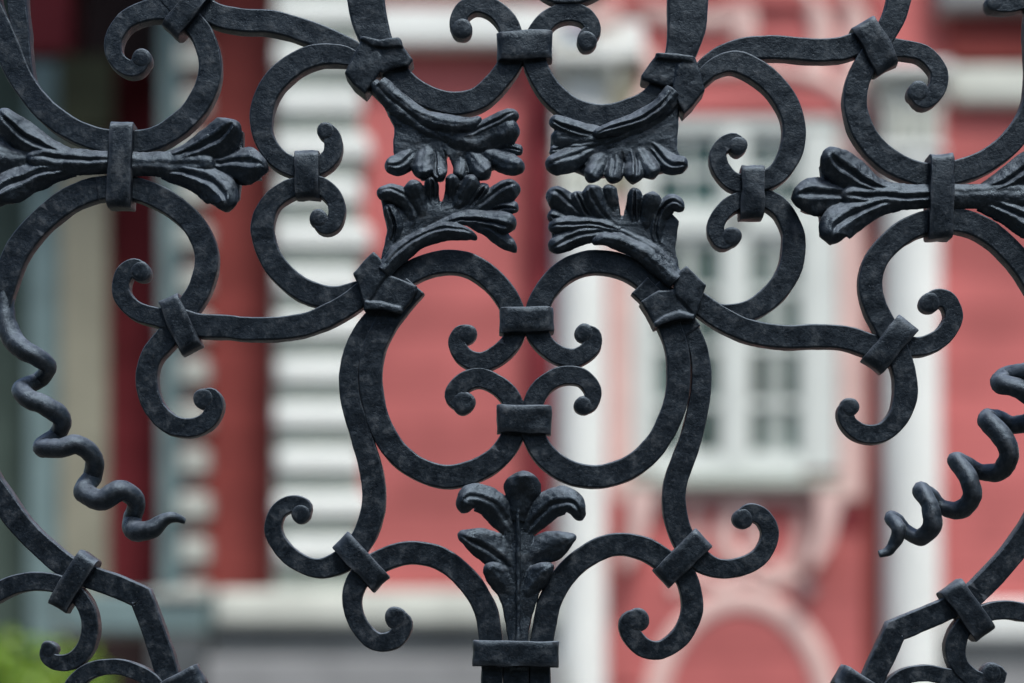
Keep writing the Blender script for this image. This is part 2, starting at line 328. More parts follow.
# corkscrew tendrils: round wire in real 3-D coils
def tendril(pts, name='tendril'):
    sm = spline(pts, 1.3); n = len(sm); m = 14; vs, fs = [], []
    P3 = [Vector(W(s[0], s[1])) + Vector((0, s[3], 0)) for s in sm]
    up = Vector((0, 1, 0))
    for i, s in enumerate(sm):
        t = (P3[min(n-1, i+1)]-P3[max(0, i-1)]).normalized()
        a = t.cross(up)
        if a.length < 0.05: a = Vector((1, 0, 0))
        a.normalize(); b = a.cross(t).normalized(); r = s[2]*S/2
        for j in range(m):
            q = 2*math.pi*j/m; sq = 1+0.06*math.cos(4*q)
            vs.append(dent(tuple(P3[i]+(a*math.cos(q)+b*math.sin(q))*r*sq), 0.0011, 5))
    for i in range(n-1):
        for j in range(m):
            fs.append((i*m+j, i*m+(j+1) % m, (i+1)*m+(j+1) % m, (i+1)*m+j))
    for i in (0, n-1):
        fs.append(tuple(range(i*m, i*m+m)))
    return gobj(name, vs, fs, M['forged'])
f, bk, md = -0.004, 0.016, 0.006
bar('F', [(375, -46, 22), (285, -36, 24), (195, 5, 25), (115, 72, 25), (52, 150, 25), (17, 240, 24), (6, 318, 17), (18, 372, 8)], yo=0.002, depth=0.012)
tendril([(5, 245, 5, .009), (2, 275, 12, .009), (2.5, 303, 18, .0075), (5, 324, 20, .005), (13, 340, 20, .002), (26, 351, 19, f), (38, 357, 18, f), (46, 366, 17, md), (34, 378, 16, bk), (20, 387, 18, md), (29, 399, 19, f), (48, 407, 18.5, f), (60, 418, 18, md), (52, 432, 17, bk), (41, 446, 19, md), (60, 449, 19, f), (80, 446, 19, f), (92, 457, 18, md), (88, 474, 18, bk), (82, 490, 20, md), (102, 500, 20, f), (124, 491, 19.5, f), (134.5, 501, 18.5, md), (129, 517, 18, bk), (132, 530, 19.5, md), (152, 530, 17, f), (166, 520, 12, f), (174, 518, 9, f), (184, 521, 5.5, 0)])
r_ = lambda x, y: tp('R', x, y)
pt = []
for x, y, w_, d in [(45, 635, 6, 0), (75, 625, 9, 0), (98, 592, 13, -.002), (104, 555, 14, f), (90, 520, 14, md), (118, 528, 13, bk), (145, 560, 14, bk), (180, 580, 16, md), (207, 550, 17, f), (200, 485, 17, f), (182, 432, 17, md), (222, 450, 15, bk), (262, 485, 15, bk), (303, 495, 17, md), (332, 455, 18, f), (318, 395, 18, f), (292, 340, 17, md), (335, 352, 16, bk), (385, 375, 16, bk), (430, 372, 18, md), (446, 325, 19, f), (420, 265, 19, f), (387, 212, 18, md), (425, 205, 17, bk), (480, 225, 17, bk), (530, 215, 18, md), (535, 165, 19, f), (480, 125, 19, f), (430, 100, 19, md), (455, 75, 18, bk), (520, 60, 19, md), (600, 0, 20, md), (640, -70, 21, .009), (646, -130, 21, .009)]:
    x, y = tp('R', x, y); pt.append((x, y, w_*1.02, d))
tendril(pt)

# ------------------------------------------------------------------ collars
def collar(cx, cy, L, Wd, ang, name='collar', depth=0.0225, front=-0.0042):
    """strap wrapped round the bars: rounded box, thin lips at both edges"""
    a = math.radians(ang); ux, uy = math.cos(a), math.sin(a); vx, vy = -uy, ux
    r = 0.0062; hl = L*S/2; prof = []
    for sx, sy, a0 in ((1, 0, -90), (1, 1, 0), (-1, 1, 90), (-1, 0, 180)):
        for k in range(6):
            q = math.radians(a0+90*k/5)
            prof.append((sx*(hl-r)+r*math.cos(q), front + (r if sy == 0 else depth-r) + r*math.sin(q)))
    for k in range(1, 6):
        t = k/6; prof.append((-(hl-r)+2*(hl-r)*t, front-0.0009*math.sin(math.pi*t)))
    _cnt[0] += 1; seed = _cnt[0]*2.3
    hw = Wd*S/2; rows = [(-1, -0.0016), (-0.985, -0.0005), (-0.93, 0), (-0.5, -0.0001), (0, -0.00025), (0.5, -0.0001), (0.93, 0), (0.985, -0.0005), (1, -0.0016)]
    X0, _, Z0 = W(cx, cy); vs, fs = [], []
    rnd = random.Random(seed); sk = rnd.uniform(-0.04, 0.04)
    for (v, off) in rows:
        for (l, y) in prof:
            yc = front+depth/2; rad = math.hypot(l, y-yc) or 1
            l2 = l + off*l/rad*1.0; y2 = y + off*(y-yc)/rad
            if y < front+0.002: y2 = y - off
            vv = v*hw + sk*l
            vs.append(dent((X0+ux*l2+vx*vv, y2, Z0-(uy*l2+vy*vv)), 0.0013, seed))
    m = len(prof)
    for i in range(len(rows)-1):
        for j in range(m):
            fs.append((i*m+j, i*m+(j+1) % m, (i+1)*m+(j+1) % m, (i+1)*m+j))
    fs.append(tuple(range(m))); fs.append(tuple(range((len(rows)-1)*m, len(rows)*m)))
    o = gobj(name, vs, fs)
    mo = o.modifiers.new('edge', 'EDGE_SPLIT'); mo.split_angle = math.radians(50)
    return o
for c in [(121.5, 165.5, 85, 23.5, 92.5, 'collar', 0.027, -0.0085), (940, 197, 84, 23.5, 89, 'collar', 0.027, -0.0085), (187, 10, 56, 22, -50), (307, 174, 48, 24.5, 90), (524.5, 46, 55, 28, 0), (752.5, 191.5, 54, 24, 90), (875, 45, 55, 26, 60),
          (179.5, 323.5, 58, 23, 65), (526.6, 320, 55, 25, 0), (524.5, 419.5, 55, 28, 0), (890.6, 344, 58, 25, 127),
          (360.5, 562, 62, 23, 47), (683, 558, 61, 24, -43), (515.7, 653.7, 86, 25.5, 0, 'collar', 0.0275, -0.0095), (73, 581.5, 63, 22, -57), (968, 610, 61, 25, 56),
          (181, 684, 46, 22, -30), (858, 686, 46, 22, 32)]:
    collar(*c)

# ------------------------------------------------------------------ plates with a domed top (knot bands, leaf bodies)
def plate(vs, fs, poly, yf, depth, bev=2.2, dome=0.0, seed=0.0, rings=5, amp=0.0005):
    """poly in photo px; front at yf; bevelled rim; inner rings shrink to centroid"""
    # densify
    P = []
    for i, p in enumerate(poly):
        q = poly[(i+1) % len(poly)]; m = max(1, int(math.hypot(q[0]-p[0], q[1]-p[1])/3))
        for k in range(m): P.append((p[0]+(q[0]-p[0])*k/m, p[1]+(q[1]-p[1])*k/m))
    cx = sum(p[0] for p in P)/len(P); cy = sum(p[1] for p in P)/len(P)
    R = sum(math.hypot(p[0]-cx, p[1]-cy) for p in P)/len(P); b = bev/R
    lv = [(1.0, yf+depth), (1.0, yf+0.002), (1-b*0.3, yf+0.0006), (1-b, yf)]
    for k in range(1, rings):
        t = k/rings; lv.append(((1-b)*(1-t), yf-dome*math.sin(t*math.pi/2)))
    base = len(vs); n = len(P)
    for s, y in lv:
        for p in P:
            X, _, Z = W(cx+(p[0]-cx)*s, cy+(p[1]-cy)*s); vs.append(dent((X, y, Z), amp, seed))
    for i in range(len(lv)-1):
        for j in range(n):
            fs.append((base+i*n+j, base+i*n+(j+1) % n, base+(i+1)*n+(j+1) % n, base+(i+1)*n+j))
    X, _, Z = W(cx, cy); vs.append((X, yf-dome, Z)); c = len(vs)-1
    for j in range(n): fs.append((base+(len(lv)-1)*n+j, base+(len(lv)-1)*n+(j+1) % n, c))
    fs.append(tuple(base+j for j in range(n)))
def meld(o, vox, it):
    mo = o.modifiers.new('forge', 'REMESH'); mo.mode = 'VOXEL'; mo.voxel_size = vox; mo.use_smooth_shade = True
    mo = o.modifiers.new('soften', 'SMOOTH'); mo.iterations = it; mo.factor = 0.5
def knot(tile, polys, name='knot_band'):
    vs, fs = [], []
    for k, (poly, yf) in enumerate(polys):
        plate(vs, fs, [tp(tile, *p) for p in poly], yf, 0.024, bev=1.6, dome=0.0004, seed=k*3.1+_cnt[0], amp=0.0007)
    o = gobj(name, vs, fs); meld(o, 0.0006, 12); return o
knot('B', [([(372, 128), (380, 120), (435, 132), (495, 123), (502, 132), (507, 152), (460, 158), (412, 152)], -0.0075),
           ([(325, 232), (345, 190), (378, 128), (420, 148), (442, 180), (440, 222), (415, 262), (388, 298), (352, 268)], -0.006),
           ([(405, 140), (502, 140), (538, 190), (525, 208), (480, 215), (440, 232), (425, 190)], -0.0045)])
knot('D', [([(45, 172), (110, 172), (168, 180), (165, 200), (108, 194), (50, 190)], -0.0075),
           ([(3, 238), (25, 205), (50, 176), (165, 190), (160, 230), (108, 262), (85, 275), (45, 262), (5, 250)], -0.0045),
           ([(112, 205), (168, 182), (190, 240), (200, 285), (165, 330), (135, 360), (110, 315), (98, 275)], -0.006)])
knot('G', [([(352, 232), (385, 192), (415, 163), (445, 192), (466, 225), (440, 262), (415, 305), (388, 335), (372, 275)], -0.006),
           ([(415, 235), (470, 236), (551, 268), (552, 285), (528, 325), (498, 355), (440, 345), (385, 345), (400, 290)], -0.0045),
           ([(388, 318), (440, 320), (500, 336), (508, 350), (490, 356), (440, 344), (386, 348)], -0.0075)])
knot('I', [([(0, 318), (55, 282), (110, 278), (150, 310), (166, 365), (120, 362), (75, 376), (45, 398), (20, 350)], -0.0045),
           ([(98, 250), (120, 225), (142, 206), (172, 235), (204, 268), (190, 315), (170, 370), (140, 330), (108, 298)], -0.006),
           ([(45, 400), (42, 385), (75, 362), (120, 352), (168, 362), (166, 376), (120, 376), (80, 386)], -0.0075)])

# ------------------------------------------------------------------ forged leaves
def lobe(vs, fs, tile, pts, gvar=True, lift=0.002, dome=0.0066, groove=0.0026, seed=0.0, th=0.003, tip=1.0, gpos=0.0, sink=0.0):
    """pts (x,y,w_in_tile_px[,lift_extra m]); cross-section: domed strip with a sunk midline; rounded tip"""
    k = TILES[tile][2]
    full = [(*tp(tile, p[0], p[1]), p[2]/k, p[3] if len(p) > 3 else 0.0) for p in pts]
    sm = spline(full, 0.8); n = len(sm)
    Ls = [0.0]
    for i in range(1, n): Ls.append(Ls[-1]+math.hypot(sm[i][0]-sm[i-1][0], sm[i][1]-sm[i-1][1]))
    T = Ls[-1]; m = 25; base = len(vs)
    rv = random.Random(seed*91.7+len(vs)); groove *= rv.choice((.15, .5, .8, 1.05)) if gvar else 1.15; gpos += rv.uniform(-.28, .28)*(1 if gvar else .25); dome *= rv.uniform(.85, 1.2)
    wt = full[-1][2]/2*tip
    for i, s in enumerate(sm):
        a = sm[max(0, i-1)]; b = sm[min(n-1, i+1)]
        t = Vector((b[0]-a[0], b[1]-a[1])); t.normalize(); nx, ny = -t.y, t.x
        rest = T-Ls[i]; wf = 1.0
        if rest < wt: wf = math.sqrt(max(0.0, 1-(1-rest/wt)**2))
        wf = max(wf, 0.04)
        hw = s[2]/2*wf; frac = Ls[i]/T
        dm = dome*min(1, hw*S/dome*0.8)
        curl = 0.004*max(0, (frac-0.55)/0.45)**1.5            # tip rolls towards the front, then back
        if frac > 0.88: curl *= 1-0.8*((frac-0.88)/0.12)
        curl -= sink*max(0.0, 1-frac/0.72)**1.2
        gr = groove*min(1, frac/0.25)*(1 if frac < 0.8 else max(0, 1-(frac-0.8)/0.17))
        for j in range(m):
            if j < 17:
                u = -1+2*j/16
                y = -lift-s[3]-curl-dm*(1-u*u)**0.8 + gr*math.exp(-((u-gpos)/0.13)**2) - gr*0.35*math.exp(-((abs(u-gpos)-0.30)/0.12)**2)
            else:
                u = 1-2*(j-16)/9
                y = -lift-s[3]*0.8-curl*0.7+th*(1-u*u)**0.5
            X, _, Z = W(s[0]+nx*u*hw, s[1]+ny*u*hw)
            vs.append(dent((X, y, Z), 0.0013, 9.0))
    for i in range(n-1):
        for j in range(m):
            fs.append((base+i*m+j, base+i*m+(j+1) % m, base+(i+1)*m+(j+1) % m, base+(i+1)*m+j))
    fs.append(tuple(base+j for j in range(m))); fs.append(tuple(base+(n-1)*m+j for j in range(m)))

def leaf(name, tile, body, lobes, body_y=-0.0016, wm=1.45):
    vs, fs = [], []
    _cnt[0] += 1; sd = _cnt[0]*1.9
    if body: plate(vs, fs, [tp(tile, *p) for p in body], body_y, 0.009, bev=2.5, dome=0.0022, seed=9.0, amp=0.0013)
    for i, l in enumerate(lobes):
        kw = {}
        if isinstance(l, tuple): l, kw = l
        wk = wm if kw.get('groove', 1) else 1.0
        if body and wk > 1 and 'lift' not in kw: kw = dict(sink=0.0062, **kw)
        l = [(p[0], p[1], p[2]*wk*(0.92 if j == len(l)-1 else 1), *p[3:]) for j, p in enumerate(l)]
        lobe(vs, fs, tile, l, seed=sd+i*0.37, **{**dict(lift=0.001+0.0007*(i % 3)), **kw})
    o = gobj(name, vs, fs, M['forged'])
    meld(o, 0.00055, 1); return o
LW = dict(lift=0.0005, groove=0.001)
leaf('acanthus_leaf', 'S',
     [(20, 0), (0, 60), (95, 170), (132, 265), (138, 430), (120, 500), (230, 500), (290, 560), (400, 570), (436, 520), (432, 440), (450, 415), (470, 440), (472, 520), (500, 560), (640, 530), (720, 500), (850, 520), (830, 400), (800, 300), (560, 350), (430, 330), (280, 230), (150, 100), (90, 20)],
     [[(260, 350, 60), (230, 430, 80), (165, 490, 85, .001), (80, 490, 55, .003)],
      [(330, 340, 60), (320, 440, 95), (312, 530, 100, .002), (325, 575, 80, .003)],
      [(375, 350, 40), (385, 470, 58), (398, 545, 68, .002), (420, 588, 55, .003)],
      [(490, 360, 40), (518, 460, 58), (515, 540, 66, .002), (505, 585, 52, .002)],
      [(520, 370, 50), (590, 460, 85), (650, 535, 85, .002), (680, 565, 60, .003)],
      [(600, 385, 40), (690, 440, 75), (790, 490, 85, .002), (880, 515, 70, .003)],
      [(700, 385, 30), (790, 395, 50), (870, 415, 40, .001)],
      ([(310, 250, 40), (430, 320, 80), (560, 350, 110), (700, 320, 130), (790, 290, 130, .002), (850, 270, 120, .002)], dict(groove=0.003, lift=0.0)),
      ([(420, 315, 40), (540, 325, 60), (680, 275, 75), (780, 225, 70, .002), (845, 200, 45, .003)], dict(lift=0.002)),
      ([(60, 20, 60), (170, 120, 60), (300, 215, 70), (440, 262, 75, .001), (560, 262, 60, .002), (635, 232, 22, .003)], dict(lift=0.003)),
      ([(20, 20, 70), (130, 150, 90), (280, 265, 70), (420, 345, 50), (560, 382, 30), (700, 392, 16)], dict(groove=0.0, lift=0.002, dome=0.004))])
leaf('acanthus_leaf', 'T',
     [(60, 560), (85, 480), (98, 400), (60, 215), (150, 190), (215, 180), (250, 145), (372, 130), (396, 235), (418, 235), (440, 125), (600, 130), (680, 190), (830, 180), (810, 300), (680, 320), (560, 335), (400, 385), (250, 470), (120, 620)],
     [[(170, 470, 60), (255, 350, 90), (220, 250, 85, .001), (140, 195, 75, .003), (40, 212, 55, .004)],
      [(110, 520, 40), (150, 400, 70), (130, 320, 60), (100, 255, 40)],
      [(310, 380, 50), (290, 280, 80), (255, 190, 80, .002), (238, 125, 55, .003)],
      [(350, 350, 40), (352, 240, 52), (346, 150, 60, .002), (342, 100, 46, .003)],
      [(440, 340, 40), (462, 240, 46), (472, 150, 60, .002), (472, 92, 50, .002)],
      [(450, 340, 50), (510, 240, 80), (570, 150, 80, .002), (600, 95, 60, .003)],
      [(520, 320, 40), (590, 240, 60), (640, 170, 55, .001), (665, 140, 30, .001)],
      [(560, 320, 50), (670, 250, 90), (770, 190, 100, .002), (855, 165, 80, .003)],
      [(620, 310, 40), (750, 270, 60), (848, 280, 55, .001)],
      ([(400, 370, 40), (540, 335, 60), (680, 345, 80), (780, 375, 85, .002), (830, 395, 60, .002)], dict(lift=0.002)),
      ([(560, 350, 40), (660, 390, 60), (740, 440, 70), (800, 490, 50), (835, 522, 16)], dict(lift=0.0, groove=0.002)),
      ([(80, 640, 70), (200, 520, 75), (330, 440, 75), (450, 415, 75, .001), (550, 430, 50, .001), (610, 455, 14, .001)], dict(lift=0.003)),
      ([(60, 620, 60), (160, 510, 60), (280, 425, 45), (420, 360, 36), (560, 328, 24), (700, 312, 14)], dict(groove=0.0, lift=0.003, dome=0.003))])
leaf('acanthus_leaf', 'U',
     [(760, 90), (830, 130), (815, 270), (812, 380), (832, 445), (820, 500), (690, 530), (560, 560), (535, 540), (525, 480), (505, 455), (488, 480), (480, 545), (320, 550), (200, 500), (80, 500), (95, 300), (250, 330), (450, 320), (620, 250)],
     [[(600, 320, 60), (690, 400, 80), (760, 480, 85, .001), (868, 505, 60, .004)],
      [(560, 340, 60), (610, 440, 85), (650, 520, 80, .002), (680, 575, 60, .003)],
      [(520, 340, 50), (560, 450, 70), (560, 540, 85, .002), (560, 600, 60, .003)],
      [(450, 360, 50), (455, 470, 85), (445, 550, 75, .002), (435, 600, 50, .003)],
      [(430, 370, 50), (370, 460, 90), (330, 540, 85, .002), (305, 592, 60, .003)],
      [(380, 375, 50), (260, 430, 95), (150, 480, 100, .002), (60, 520, 80, .003)],
      [(260, 390, 30), (160, 400, 50), (78, 415, 45, .001)],
      ([(450, 320, 50), (330, 330, 110), (200, 335, 110), (90, 345, 90, .001)], dict(groove=0.002, lift=0.0)),
      ([(420, 310, 50), (300, 305, 70), (180, 275, 75, .002), (80, 235, 55, .003)], dict(lift=0.001)),
      ([(790, 70, 70), (690, 180, 75), (580, 240, 75), (450, 285, 70, .001), (330, 325, 40, .002)], dict(lift=0.003)),
      ([(800, 100, 90), (700, 200, 90), (580, 290, 60), (430, 350, 45), (280, 380, 30), (140, 388, 16)], dict(groove=0.0, lift=0.002, dome=0.004))])
leaf('acanthus_leaf', 'V',
     [(770, 650), (815, 560), (800, 450), (820, 290), (760, 230), (690, 170), (550, 140), (530, 150), (516, 256), (488, 256), (462, 130), (290, 130), (215, 140), (90, 170), (90, 340), (110, 430), (260, 370), (400, 360), (560, 420), (680, 540)],
     [[(720, 480, 60), (690, 370, 85), (700, 270, 75, .001), (770, 200, 75, .003), (850, 225, 50, .004)],
      [(640, 380, 60), (640, 290, 85), (655, 200, 90, .002), (662, 130, 60, .003)],
      [(590, 360, 40), (568, 270, 58), (566, 180, 62, .002), (570, 108, 50, .002)],
      [(460, 340, 40), (440, 240, 58), (424, 150, 62, .002), (420, 92, 48, .003)],
      [(450, 340, 50), (380, 240, 95), (320, 150, 95, .002), (290, 98, 65, .003)],
      [(360, 320, 40), (270, 230, 70), (230, 150, 50, .001), (222, 128, 30, .001)],
      [(330, 310, 50), (210, 230, 95), (130, 170, 100, .002), (62, 145, 75, .003)],
      [(260, 300, 40), (160, 285, 70), (68, 265, 50, .001)],
      ([(480, 345, 40), (330, 315, 60), (190, 320, 75, .001), (72, 335, 60, .002)], dict(lift=0.002)),
      ([(420, 350, 50), (280, 370, 80), (170, 410, 85, .001), (80, 465, 60, .002)], dict(lift=0.001)),
      ([(800, 640, 70), (690, 540, 80), (560, 450, 75), (430, 410, 65, .001), (320, 410, 30, .001)], dict(lift=0.003)),
      ([(830, 620, 60), (720, 500, 60), (600, 410, 45), (470, 350, 36), (330, 318, 24), (180, 308, 12)], dict(groove=0.0, lift=0.003, dome=0.003))])
leaf('acanthus_leaf', 'W',
     [(212, 650), (206, 540), (188, 440), (160, 370), (195, 335), (190, 270), (200, 200), (215, 130), (240, 100), (268, 130), (285, 190), (285, 250), (285, 330), (325, 365), (292, 440), (272, 540), (268, 650)],
     [[(232, 440, 30), (208, 395, 60), (172, 352, 62, .001), (138, 318, 26, .002)],
      [(250, 440, 30), (275, 390, 60), (308, 350, 60, .001), (348, 325, 24, .002)],
      [(232, 345, 40), (185, 290, 84), (125, 255, 80, .002), (54, 228, 22, .003)],
      [(250, 335, 40), (300, 285, 80), (355, 260, 74, .002), (420, 236, 20, .003)],
      [(230, 240, 40), (195, 175, 76), (145, 128, 78, .002), (92, 118, 66, .004), (66, 162, 30, .004)],
      [(252, 235, 40), (290, 180, 76), (345, 133, 76, .002), (405, 132, 64, .004), (434, 188, 28, .004)],
      ([(242, 190, 40), (246, 130, 70), (252, 88, 100, .003), (254, 36, 86, .004)], dict(lift=0.001, groove=0.0001, dome=0.009)),
      ([(240, 640, 16), (240, 450, 15), (240, 330, 14), (239, 200, 12), (241, 120, 8)], dict(groove=0.0, lift=0.0055, dome=0.0022))], wm=1.2)
TL = dict(gvar=False, dome=0.007, groove=0.0026)
leaf('trefoil_leaf', 'X', [(-60, 330), (120, 330), (260, 295), (400, 215), (500, 165), (555, 200), (552, 290), (640, 345), (640, 435), (545, 445), (535, 530), (480, 575), (380, 520), (250, 440), (120, 402), (-60, 400)],
     [([(-60, 365, 100), (100, 365, 98), (240, 368, 110), (330, 370, 110), (430, 372, 60)], dict(groove=0.0035, lift=0.0003, dome=0.0058)),
      ([(150, 352, 70), (280, 318, 100), (400, 268, 138), (485, 216, 138, .002), (540, 168, 66, .005)], TL),
      ([(150, 385, 70), (270, 412, 100), (385, 455, 138), (458, 520, 134, .002), (488, 608, 62, .004)], TL),
      ([(360, 370, 80), (480, 372, 110), (590, 382, 146, .002), (680, 397, 50, .004)], dict(dome=0.008, groove=0.003))], wm=1.27)
leaf('trefoil_leaf', 'Y', [(700, 370), (520, 368), (320, 320), (180, 230), (60, 140), (-10, 180), (-20, 300), (-120, 350), (-120, 450), (-40, 500), (-30, 620), (60, 640), (190, 570), (330, 490), (520, 455), (700, 455)],
     [([(700, 415, 110), (560, 415, 110), (400, 412, 130), (280, 405, 130), (150, 402, 60)], dict(groove=0.0035, lift=0.0003, dome=0.0058)),
      ([(430, 392, 80), (300, 352, 105), (180, 292, 135), (80, 215, 132, .002), (8, 130, 60, .005)], TL),
      ([(420, 440, 80), (290, 465, 115), (160, 512, 142), (50, 575, 150, .002), (-30, 660, 60, .004)], TL),
      ([(200, 405, 90), (60, 400, 160), (-80, 400, 180, .003), (-200, 410, 90, .004)], dict(dome=0.008, groove=0.003))], wm=1.27)
leaf('trefoil_leaf', 'Z', [(700, 292), (500, 290), (370, 250), (260, 165), (195, 140), (170, 190), (175, 250), (90, 285), (90, 375), (165, 400), (170, 480), (215, 520), (300, 450), (420, 380), (520, 352), (700, 350)],
     [([(700, 322, 84), (560, 322, 84), (440, 322, 100), (330, 322, 90), (250, 322, 50)], dict(groove=0.003, lift=0.0003, dome=0.0058)),
      ([(500, 305, 60), (390, 280, 85), (290, 226, 118), (222, 180, 114, .002), (186, 130, 50, .005)], TL),
      ([(500, 340, 60), (390, 366, 85), (285, 414, 118), (222, 462, 114, .002), (204, 530, 48, .004)], TL),
      ([(320, 322, 60), (220, 322, 110), (125, 325, 128, .002), (44, 335, 44, .004)], dict(dome=0.008, groove=0.003))], wm=1.27)
leaf('trefoil_leaf', 'Z', [(640, 292), (840, 290), (960, 250), (1060, 165), (1130, 140), (1150, 190), (1150, 250), (1230, 285), (1230, 375), (1150, 400), (1150, 480), (1110, 520), (1020, 450), (900, 380), (820, 352), (640, 350)],
     [([(640, 322, 84), (780, 322, 84), (880, 322, 90), (980, 322, 100), (1060, 322, 60)], dict(groove=0.003, lift=0.0003, dome=0.0058)),
      ([(840, 305, 60), (930, 275, 90), (1020, 215, 110), (1100, 165, 105, .003), (1140, 125, 70, .005)], TL),
      ([(840, 340, 60), (930, 370, 90), (1020, 420, 110), (1110, 470, 120, .003), (1130, 538, 70, .004)], TL),
      ([(1000, 322, 60), (1100, 322, 110), (1190, 325, 130, .003), (1280, 335, 80, .004)], dict(dome=0.008, groove=0.003))], wm=1.27)

# ------------------------------------------------------------------ the house behind
YB = 12.0
house = tag(empty('red_house', (0, YB+3, 0)), 'red boarded house with white columns, rusticated corners and pale ornament behind the fence', 'house')
HL = Vector((0, YB+3, 0))
class Part:
    def __init__(s): s.v, s.f = [], []
    def box(s, x0, y0, x1, y1, Ya, Yb, bev=0.0):
        """photo-rect measured on plane Ya (front) extruded back to Yb"""
        a = W(x0, y1, Ya); b = W(x1, y0, Ya)
        s.wbox(a[0], b[0], Ya, Yb, a[2], b[2]); return s
    def wbox(s, xa, xb, ya, yb, za, zb):
        n = len(s.v)
        for x, y, z in ((xa, ya, za), (xb, ya, za), (xb, yb, za), (xa, yb, za), (xa, ya, zb), (xb, ya, zb), (xb, yb, zb), (xa, yb, zb)):
            s.v.append((x, y, z))
        for f in ((0, 1, 5, 4), (1, 2, 6, 5), (2, 3, 7, 6), (3, 0, 4, 7), (4, 5, 6, 7), (3, 2, 1, 0)):
            s.f.append(tuple(n+i for i in f))
        return s
    def tube(s, pts, r, Y, flat=0.5):
        """raised stucco moulding along photo-px points on plane Y"""
        sm = spline([(p[0], p[1]) for p in pts], 3); n = len(sm); m = 10; b = len(s.v)
        for i, q in enumerate(sm):
            a_, b_ = sm[max(0, i-1)], sm[min(n-1, i+1)]
            t = Vector((b_[0]-a_[0], b_[1]-a_[1])).normalized(); nx, ny = -t.y, t.x
            for j in range(m):
                u = math.cos(math.pi*j/(m-1)); h = math.sin(math.pi*j/(m-1))
                X, _, Z = W(q[0]+nx*u*r, q[1]+ny*u*r, Y)
                s.v.append((X, Y-h*r*0.0072*flat, Z))
        for i in range(n-1):
            for j in range(m-1):
                s.f.append((b+i*m+j, b+i*m+j+1, b+(i+1)*m+j+1, b+(i+1)*m+j))
        return s
    def prism(s, poly, Ya, Yb):
        n = len(s.v); k = len(poly)
        for Y in (Ya, Yb):
            for p in poly:
                X, _, Z = W(p[0], p[1], Ya); s.v.append((X, Y, Z))
        s.f.append(tuple(range(n, n+k))); s.f.append(tuple(range(n+k, n+2*k)))
        for i in range(k): s.f.append((n+i, n+(i+1) % k, n+k+(i+1) % k, n+k+i))
        return s
    def out(s, name, mat, parent=house, bevel=0.0, smooth=False):
        L = HL if parent is not None else Vector((0, 0, 0))
        if parent is not None and parent is not house: L = HL
        o = link_mesh(name, [(v[0]-L.x, v[1]-L.y, v[2]-L.z) for v in s.v], s.f, mat, parent, smooth=smooth)
        if bevel:
            mo = o.modifiers.new('edge', 'BEVEL'); mo.width = bevel; mo.segments = 2; mo.limit_method = 'ANGLE'
        return o
kB = S*(CAMD+YB)/CAMD
ZT = EYE + (HORY+260)*kB     # top of what is built
def zpx(z): return HORY - (z-EYE)/kB
GY = zpx(0.0)

# main wall planes
Part().box(345, -260, 556, 588, YB, YB+0.6).out('wall', M['red'])                 # boarded field
Part().box(600, -260, 1250, GY, YB-0.05, YB+0.6).out('wall', M['red'])            # bay with the window
Part().box(528, -260, 553, 588, YB-0.14, YB).out('shade_strip', M['shadered'])       # shade beside the pilaster painted as a darker strip
Part().box(608, 126, 638, 683, YB-0.075, YB-0.05).out('wall_panel', M['redflat'])
# left wing set back; its shade is painted in as darker colours
Part().box(200, -260, 274, 590, YB+0.45, YB+0.9).out('wall', M['dimred'])  # red boards dimmed in colour for the wing's shade
Part().box(98, -260, 172, 590, YB+1.3, YB+1.9).out('wall', M['shadered'])
Part().box(60, 60, 106, 690, YB+0.9, YB+1.0).out('corner_pier', M['cream'])
Part().box(28, 60, 64, 690, YB+1.0, YB+1.1).out('corner_pier', M['blue'])
Part().box(-330, -260, 32, 700, YB+1.4, YB+2.0).out('wall', M['sage'])
Part().box(84, -260, 156, 60, YB+0.75, YB+0.85).out('porch_shade', M['black'])  # dark top of the wing: shade built as a near-black box
Part().box(58, 55, 112, 128, YB+0.72, YB+0.8).out('porch_shade', M['olive'])  # porch shade on the upper pier, built as a darker box
Part().box(22, -260, 70, 50, YB+0.9, YB+1.4).out('porch_shade', M['shadered'])  # shade at the top of the wing, painted deep red
# rusticated white corner courses
y = -227
while y < 580:
    odd = int(y/45) % 2
    Part().box(273+(3 if odd else 0), y, 370-(9 if odd else 0), y+27, YB-0.19, YB+0.3).out('quoin', M['white'], bevel=0.055); y += 45
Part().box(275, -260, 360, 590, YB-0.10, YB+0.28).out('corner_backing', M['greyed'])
y = -227; i = 0
while y < 590:
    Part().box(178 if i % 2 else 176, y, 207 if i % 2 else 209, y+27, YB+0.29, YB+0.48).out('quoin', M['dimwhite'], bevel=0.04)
    y += 45; i += 1
Part().box(186, -260, 206, 600, YB+0.40, YB+0.5).out('corner_backing', M['dimred'])
Part().box(160, -260, 186, 600, YB+0.44, YB+0.54).out('corner_backing', M['blue'])
